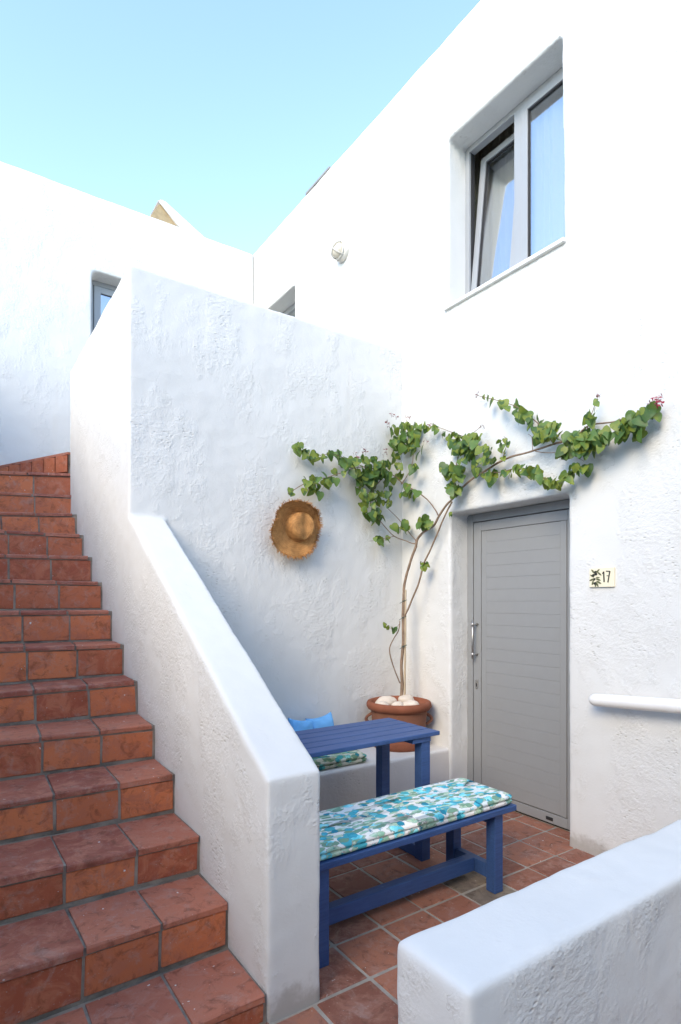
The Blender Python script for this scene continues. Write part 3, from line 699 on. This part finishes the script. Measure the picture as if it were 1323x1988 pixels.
# ------------------------------------------------------------------ pillows
def pillow(x, w_, h_, lean, label, ph):
    bm = bmesh.new(); n = 22; V = {}
    for sgn in (1, -1):
        for i in range(n+1):
            for j in range(n+1):
                u, v = 2*i/n-1, 2*j/n-1
                e = (1-u**4)*(1-v**4); th_ = .065*max(e, 0)**.55
                pin = 1-.17*(1-u*u)*abs(v)**3; pin2 = 1-.17*(1-v*v)*abs(u)**3
                on = abs(u) == 1 or abs(v) == 1
                key = (i, j, 0 if on else sgn)
                if key not in V: V[key] = bm.verts.new((u*w_/2*pin2+.006*noise.noise((u*2, v*2, ph)), -sgn*th_+.012*noise.noise((u*2.2+ph, v*2.2, sgn)), v*h_/2*pin+h_/2))
        for i in range(n):
            for j in range(n):
                q = [V[(a, b, 0 if (a in (0, n) or b in (0, n)) else sgn)] for a, b in ((i, j), (i+1, j), (i+1, j+1), (i, j+1))]
                try: bm.faces.new(q)
                except ValueError: pass
    o = mesh_obj('pillow', bm, 'pillow', None, True)
    o.location = (x, 3.53, .45); o.rotation_euler = (R(-14), R(lean), R(random.uniform(-6, 6)))
    tag(o, label, 'pillow', 'blue pillows on the masonry bench'); return o
pillow(2.285, .225, .225, -7, 'sky blue pillow leaning on the wall, the one closest to the pot', 1)
pillow(2.075, .205, .22, 8, 'sky blue pillow leaning on the wall between two other blue pillows', 5)
pillow(1.875, .205, .22, -5, 'sky blue pillow partly hidden by the sloping stair parapet', 9)
# ------------------------------------------------------------------ pot, pebbles, plant
PX, PY, PZ = 2.893, 3.425, .380
pot = thing('plant_pot', 'round terracotta pot with side handles standing on the masonry bench in the corner', 'pot', (PX, PY, PZ))
bm = lathe(bmesh.new(), [(.165, .0), (.185, .004), (.192, .03), (.196, .075), (.199, .080), (.203, .14), (.210, .22), (.214, .275), (.218, .288), (.236, .297), (.246, .312), (.247, .330), (.240, .345), (.226, .350), (.213, .345), (.208, .325), (.204, .29), (.200, .26)], 56)
o = mesh_obj('body', bm, 'clay', None, True); o.parent = pot
bm = lathe(bmesh.new(), [(.188, .001), (.196, .006), (.203, .03), (.204, .068), (.200, .076), (.19, .077)], 56); o = mesh_obj('foot_band', bm, 'clay_band', None, True); o.parent = pot
bm = lathe(bmesh.new(), [(.217, .284), (.238, .294), (.2495, .312), (.2505, .331), (.242, .349), (.226, .3535), (.2115, .347), (.207, .33)], 56); o = mesh_obj('rim', bm, 'clay_band', None, True); o.parent = pot
bm = bmesh.new(); vs = lathe(bm, [(.0, .285), (.1, .296), (.18, .29), (.206, .283)], 40)
for v in bm.verts: v.co.z += .012*noise.noise((v.co.x*14, v.co.y*14, 2))
o = mesh_obj('soil', bm, 'soil', None, True); o.parent = pot
ru = Vector((cY, -sY, 0))
for sg in (-1, 1):
    c = ru*sg*.208
    pts = [c+ru*sg*(.045*math.sin(math.pi*i/10))+Vector((0, 0, .255-.085*i/10)) for i in range(11)]
    o = mesh_obj('handle', tube(bmesh.new(), pts, .012, 8), 'clay', None, True); o.parent = pot
vw = Vector((-sY, -cY, 0))      # towards the viewer's side of the pot
def stone(u, v, z, a, b, c, rz, label):
    bm = bmesh.new(); bmesh.ops.create_icosphere(bm, subdivisions=3, radius=1)
    for q in bm.verts:
        q.co *= 1+.16*noise.noise(q.co*1.3+Vector((u*50, v*50, 0))); q.co = Vector((q.co.x*a, q.co.y*b, q.co.z*c))*1.18
    o = mesh_obj('pebble', bm, 'stone', None, True); p = Vector((PX, PY, 0))+ru*u+vw*v; o.location = (p.x, p.y, PZ+z+.012); o.rotation_euler = (0, random.uniform(-.2, .2), rz-YAW)
    return tag(o, label, 'stone', 'pebbles in the terracotta pot')
stone(-.105, .03, .335, .075, .048, .036, .1, 'long cream pebble lying in the terracotta pot beside the stem')
stone(.055, .02, .345, .058, .042, .038, .5, 'large white pebble tilted up in the pot behind the stem')
stone(.075, .115, .325, .060, .036, .030, .1, 'flat pinkish pebble in the pot against the front of the rim')
stone(-.025, .125, .322, .042, .034, .028, -.2, 'small rounded pebble in the pot right before the stem')
stone(-.135, .10, .322, .045, .034, .028, 0, 'pale pebble in the pot half hidden under the long cream one')
plant = thing('bougainvillea', 'climbing bougainvillea with green leaves trained over the door from the terracotta pot', 'plant', (PX, PY, PZ+.28))
def P(px, py, off):
    """stem point: against the hat wall left of the room corner, against the door wall right of it"""
    a = onX(px, py, XA-off)
    if a.y > YB-off: a = onY(px, py, YB-off)
    return a
def stem(nm, pix, offs, r0_, r1_, mat='bark', n=8, sub=5, wob=.003):
    if not hasattr(offs, '__len__'): offs = [offs]*len(pix)
    pts = catmull([P(x, y, o_) for (x, y), o_ in zip(pix, offs)], sub); k = len(pts)
    pts = [p+Vector((noise.noise(p*9), noise.noise(p*9+Vector((5, 0, 0))), noise.noise(p*9+Vector((0, 7, 0)))))*wob for p in pts]
    rad = [(r0_+(r1_-r0_)*i/(k-1))*(1+.15*noise.noise((i*.7, r0_*900, 0))) for i in range(k)]
    return mesh_obj(nm, tube(bmesh.new(), pts, rad, n), mat, plant, True)
trunk = [(779, 1372), (781, 1330), (780, 1290), (783, 1250), (783, 1200), (784, 1160), (786, 1132), (797, 1092), (807, 1062), (810, 1048), (822, 1034), (842, 1021), (853, 1002), (868, 980), (882, 965), (905, 940), (940, 915), (985, 890), (1030, 877), (1075, 862)]
o1 = [.262, .25, .235, .22, .20, .18, .16, .14, .12, .11, .10, .10, .09, .08, .07, .06, .06, .06, .06, .06]
stem('stem', trunk, o1, .0125, .006)
stem('branch', [(1075, 862), (1115, 850), (1145, 826), (1195, 818), (1240, 800), (1283, 778)], .07, .0065, .003)
stem('stem', [(783, 1205), (800, 1165), (815, 1127), (823, 1095), (836, 1068), (850, 1035), (865, 1000), (878, 974)], [.20, .17, .14, .12, .10, .09, .08, .075], .007, .006)
stem('branch', [(777, 1327), (763, 1290), (757, 1262), (763, 1243), (774, 1225), (777, 1205)], [.25, .26, .27, .26, .25, .24], .005, .004)
stem('cane', [(786, 1368), (787, 1260), (788, 1145)], [.245, .21, .17], .0085, .0075, 'bamboo', wob=.0005)
twigs = [([(808, 1056), (790, 1051), (766, 1042), (742, 1016), (727, 998)], .005), ([(808, 1050), (796, 1034), (772, 1006), (752, 985)], .004), ([(852, 1002), (836, 975), (812, 956), (782, 938), (762, 922), (705, 905), (662, 919), (636, 926), (590, 940), (560, 958)], .005),
         ([(780, 940), (800, 905), (801, 860), (790, 815)], .004), ([(705, 905), (650, 882), (605, 884), (570, 862)], .003), ([(882, 965), (885, 920), (892, 880), (905, 850)], .005), ([(905, 850), (860, 832), (826, 826)], .003), ([(905, 850), (935, 828)], .003),
         ([(1075, 862), (1045, 822), (1000, 788), (926, 767)], .004), ([(1035, 874), (1034, 850), (1026, 842)], .0025), ([(975, 893), (985, 858), (978, 848)], .003), ([(940, 915), (974, 916), (1005, 910), (1037, 918), (1069, 934), (1089, 938), (1112, 922), (1136, 906)], .003),
         ([(1040, 876), (1080, 879), (1105, 868)], .003), ([(1140, 835), (1148, 808), (1162, 768)], .003), ([(765, 1042), (735, 1048), (718, 1050)], .0025), ([(777, 1210), (765, 1222), (748, 1212)], .002), ([(745, 925), (720, 960), (725, 1000)], .004), ([(1110, 880), (1135, 895)], .002)]
for pts, r_ in twigs: stem('twig', pts, .085, r_, r_*.55, n=6, sub=4, wob=.006)
for (px, py, o_) in ((786, 1169, .18), (785, 1201, .20), (786, 1257, .22)):
    c = P(px, py, o_); mesh_obj('wire_tie', tube(bmesh.new(), [c+Vector((.017*math.cos(t*math.pi/5), .017*math.sin(t*math.pi/5), .002*t)) for t in range(11)]+[c+Vector((-.05, 0, -.01))], .0022, 5), 'wire', plant)
def leaf_mesh(k):
    """heart-shaped leaf, 1 long, folded along its midrib and drooping at the tip"""
    rr = random.Random(k); f = rr.uniform(.10, .30); dr_ = rr.uniform(.08, .32); wd = rr.uniform(.36, .46)
    out = [(0, 0), (.16, -.06), (.34, .02), (wd, .22), (wd*.95, .42), (wd*.66, .66), (.14, .88), (0, 1.0)]
    mid = [(0, 0), (0, .2), (0, .45), (0, .7), (0, 1.0)]
    bm = bmesh.new()
    def zz(x, y): return f*abs(x)-dr_*y*y+.05*math.sin(7*y+k)*abs(x)
    mv = [bm.verts.new((0, y, zz(0, y))) for _, y in mid]
    for sg in (1, -1):
        ov = [bm.verts.new((sg*x, y, zz(x, y))) for x, y in out[1:-1]]
        fans = [(mv[0], ov[0], ov[1]), (mv[0], ov[1], mv[1]), (mv[1], ov[1], ov[2]), (mv[1], ov[2], mv[2]), (mv[2], ov[2], ov[3]), (mv[2], ov[3], mv[3]), (mv[3], ov[3], ov[4]), (mv[3], ov[4], ov[5]), (mv[3], ov[5], mv[4])]
        for t in fans: bm.faces.new(t if sg > 0 else t[::-1])
    me = bpy.data.meshes.new('leaf'); bm.to_mesh(me); bm.free(); me.polygons.foreach_set('use_smooth', [True]*len(me.polygons)); me.materials.append(M['leaf']); return me
LM = [leaf_mesh(k) for k in range(9)]
lr = random.Random(21); leaves = []
def leaf_at(px, py, off, size):
    size = min(size, .070)*1.12; p = P(px, py, off)
    onA = abs(p.x-(XA-off)) < 1e-3
    nrm = Vector((-1, 0, 0)) if onA else Vector((0, -1, 0)); alongv = Vector((0, -1, 0)) if onA else Vector((1, 0, 0))
    tip = Vector((0, 0, -1))*lr.uniform(.55, 1)+alongv*lr.gauss(0, .6)+nrm*lr.uniform(-.1, .7)
    tip.normalize()
    nn = nrm*lr.uniform(.2, 1)+Vector((0, 0, 1))*lr.uniform(-.1, .9)+alongv*lr.gauss(0, .6)
    nn = (nn-tip*nn.dot(tip)).normalized(); sx = tip.cross(nn).normalized()
    mx = Matrix((sx, tip, nn)).transposed().to_4x4(); mx.translation = p-tip*size*.35
    leaves.append((size, mx @ Matrix.Diagonal((size*lr.uniform(.95, 1.25), size, size, 1)), lr.choice(LM)))
def line(pts, n, spread, s0=.048, s1=.068, o0=.05, o1=.15):
    seg = [math.dist(a, b) for a, b in zip(pts, pts[1:])]; tot = sum(seg)
    for i in range(n):
        d = tot*(i+lr.random())/n; k = 0
        while k < len(seg)-1 and d > seg[k]: d -= seg[k]; k += 1
        t = d/seg[k]; a, b = pts[k], pts[k+1]
        leaf_at(a[0]+(b[0]-a[0])*t+lr.uniform(-spread, spread), a[1]+(b[1]-a[1])*t+lr.uniform(-spread, spread)*.9, lr.uniform(o0, o1), lr.uniform(s0, s1))
def blob(cx_, cy_, rx, ry, n, s0=.05, s1=.075, o0=.05, o1=.18):
    n = math.ceil(n*1.2)
    for i in range(n):
        a = lr.uniform(0, 2*math.pi); r_ = math.sqrt(lr.random())
        leaf_at(cx_+rx*r_*math.cos(a), cy_+ry*r_*math.sin(a), lr.uniform(o0, o1), lr.uniform(s0, s1))
line([(570, 866), (590, 874), (610, 890)], 14, 7); line([(610, 888), (640, 882), (665, 890), (690, 905)], 14, 9)
line([(598, 925), (600, 945), (612, 955)], 16, 14); line([(605, 935), (640, 930), (662, 920)], 16, 11); line([(558, 952), (570, 956)], 3, 4, .035, .05)
blob(716, 908, 46, 20, 48); blob(735, 925, 26, 22, 20); line([(705, 930), (718, 965), (726, 998)], 34, 18); blob(732, 1004, 16, 12, 7); blob(752, 962, 12, 26, 9, .04, .06)
blob(796, 954, 18, 13, 10); blob(784, 850, 30, 26, 40); blob(812, 868, 12, 16, 6); line([(760, 880), (775, 895), (770, 930)], 12, 9, .04, .06); blob(803, 905, 7, 10, 3)
line([(800, 832), (822, 828), (850, 836), (880, 848), (905, 856), (935, 842)], 30, 8, .045, .062)
blob(900, 872, 28, 24, 36); blob(880, 915, 22, 20, 18); blob(881, 948, 12, 9, 7); blob(935, 885, 26, 18, 18, .042, .06); blob(940, 925, 22, 14, 10); line([(955, 895), (978, 885), (972, 858), (985, 856)], 12, 7, .03, .05)
line([(975, 918), (990, 915)], 4, 6); line([(1000, 908), (1035, 916), (1060, 930), (1085, 938), (1100, 932)], 24, 8, .045, .064); line([(1100, 926), (1118, 912), (1136, 908)], 10, 8)
line([(960, 778), (1000, 790), (1030, 806)], 11, 8, .05, .066); line([(935, 770), (950, 775)], 3, 4, .03, .04); blob(1006, 812, 7, 8, 2, .07, .08); line([(1028, 808), (1042, 822), (1062, 832), (1090, 842), (1108, 850)], 24, 11)
blob(1058, 850, 26, 10, 14, .04, .06); blob(1140, 858, 34, 24, 44, .045, .068); blob(1095, 876, 16, 8, 8); blob(1175, 850, 18, 12, 8)
line([(1195, 832), (1215, 822), (1235, 812), (1262, 800), (1274, 796)], 20, 10, .052, .072); blob(1236, 838, 10, 8, 4, .06, .078); blob(1212, 842, 10, 10, 5)
blob(1148, 812, 9, 10, 6, .05, .065); line([(1155, 795), (1160, 775)], 4, 4, .025, .035)
blob(740, 1050, 6, 8, 3, .055, .07); line([(728, 1044), (757, 1046)], 5, 5, .035, .05); blob(779, 1023, 15, 10, 9); blob(820, 1013, 17, 11, 13); blob(823, 1098, 8, 7, 6, .035, .05, .10, .14); line([(748, 1214), (762, 1218), (774, 1222)], 9, 5, .028, .042, .24, .28); blob(873, 1000, 5, 5, 2, .03, .04)
line([(874, 966), (884, 962)], 4, 5, .02, .03)
leaves.sort(key=lambda t: -t[0])
ploc = plant.location
for s_, mx, me in leaves[:300]:
    o = bpy.data.objects.new('leaf', me); C.objects.link(o); o.parent = plant; mm = mx.copy(); mm.translation -= ploc; o.matrix_local = mm
bm = bmesh.new()
for s_, mx, me in leaves[300:]:
    t = bmesh.new(); t.from_mesh(me); add(bm, t, mx)
rest = bpy.data.meshes.new('foliage'); bm.to_mesh(rest); bm.free(); rest.materials.append(M['leaf']); rest.polygons.foreach_set('use_smooth', [True]*len(rest.polygons))
ro = bpy.data.objects.new('foliage', rest); link(ro, plant); ro.location = -ploc; ro['kind'] = 'stuff'
def flower(px, py, n, sp, mat):
    bm = bmesh.new()
    for i in range(n):
        c = P(px+lr.uniform(-sp, sp), py+lr.uniform(-sp, sp), lr.uniform(.06, .12))
        for j in range(3):
            d = Vector((lr.gauss(0, 1), lr.gauss(0, 1), lr.gauss(0, 1))).normalized(); e = d.orthogonal().normalized(); l = lr.uniform(.016, .028)
            bm.faces.new([bm.verts.new(c), bm.verts.new(c+d*l*.5+e*l*.3), bm.verts.new(c+d*l), bm.verts.new(c+d*l*.5-e*l*.3)])
        tube(bm, [c, c+Vector((0, 0, -.02))], .0006, 3)
    mesh_obj('flower', bm, mat, plant)
for f in ((765, 806, 5, 6, 'bract'), (752, 824, 6, 7, 'bract'), (791, 806, 5, 7, 'bract'), (690, 883, 4, 5, 'bract'), (709, 873, 5, 5, 'bract'), (826, 856, 3, 4, 'bract'), (836, 826, 4, 5, 'bract'), (937, 826, 5, 4, 'bract'), (928, 767, 4, 4, 'bract'), (1162, 770, 4, 4, 'bract'), (1278, 778, 11, 9, 'bract_red'), (1265, 784, 4, 5, 'bract'), (748, 878, 4, 6, 'bract')): flower(*f)
# ------------------------------------------------------------------ straw hat
hc = onY(566, 1030, YB)
hat = thing('straw_hat', 'wide-brimmed tan straw hat with frayed edge hanging on the white wall', 'hat', (hc.x, YB-.03, hc.z))
def brim(r, a):      # a: 0 = right, 90 = up
    rx, rz = .222, .200
    k = 1+.05*math.sin(2*a+.6)+.055*math.sin(3*a+1.0)+.04*math.sin(4*a+.4)
    x, z = r*rx*k*math.cos(a), r*rz*k*math.sin(a)
    if x > .15: x = .15+(x-.15)*.5
    lift = .02+.10*max(0, r-.35)**1.6*(1.0*math.exp(-((a-R(75))/.8)**2)+.75*math.exp(-((a-R(160))/.9)**2)+.25)*1.6
    return Vector((x, -lift-.028*r*r*noise.noise((x*9, z*9, 0)), z))
bm = bmesh.new(); na = 120; rs = [.30, .36, .45, .55, .65, .75, .85, .93, 1.0]
CC = Vector((.035, 0, .030))
rings = [[bm.verts.new(brim(r, 2*math.pi*k/na)+CC*(1-r)) for k in range(na)] for r in rs]
for a, b in zip(rings, rings[1:]):
    for k in range(na): bm.faces.new((a[k], a[(k+1) % na], b[(k+1) % na], b[k]))
o = mesh_obj('brim', bm, 'straw', None, True); o.parent = hat
bm = bmesh.new(); prof = [(.112, .010), (.108, .03), (.103, .06), (.097, .09), (.088, .108), (.072, .118), (.045, .119), (.015, .112), (0, .110)]
rings = []
for r, h in prof:
    ring = []
    for k in range(na):
        a = 2*math.pi*k/na; x, z = r*1.02*math.cos(a), r*1.0*math.sin(a)
        dent = .020*math.exp(-((x-.02)/.035)**2)*(1 if h > .1 else 0)
        ring.append(bm.verts.new(CC*.75+Vector((x+.12*h, -.008-h*.72+dent+.006*noise.noise((x*14, z*14, 3)), z+.05*h))))
    rings.append(ring)
for a, b in zip(rings, rings[1:]):
    for k in range(na): bm.faces.new((a[k], a[(k+1) % na], b[(k+1) % na], b[k]))
bm.faces.new(rings[-1]); o = mesh_obj('crown', bm, 'straw', None, True); o.parent = hat
bm = bmesh.new()
for k in range(700):
    a = lr.uniform(0, 2*math.pi); p0 = brim(lr.uniform(.94, 1.0), a); out = (brim(1.0, a)-brim(.8, a)).normalized()
    d = (out+Vector((lr.gauss(0, .45), lr.gauss(0, .45)-.15, lr.gauss(0, .45)))).normalized(); l = lr.uniform(.012, .036)
    tube(bm, [p0, p0+d*l*.6, p0+d*l+Vector((0, 0, -.002))], [.0018, .0015, .0008], 3)
o = mesh_obj('frayed_edge', bm, 'straw', None); o.parent = hat; o['kind'] = 'stuff'
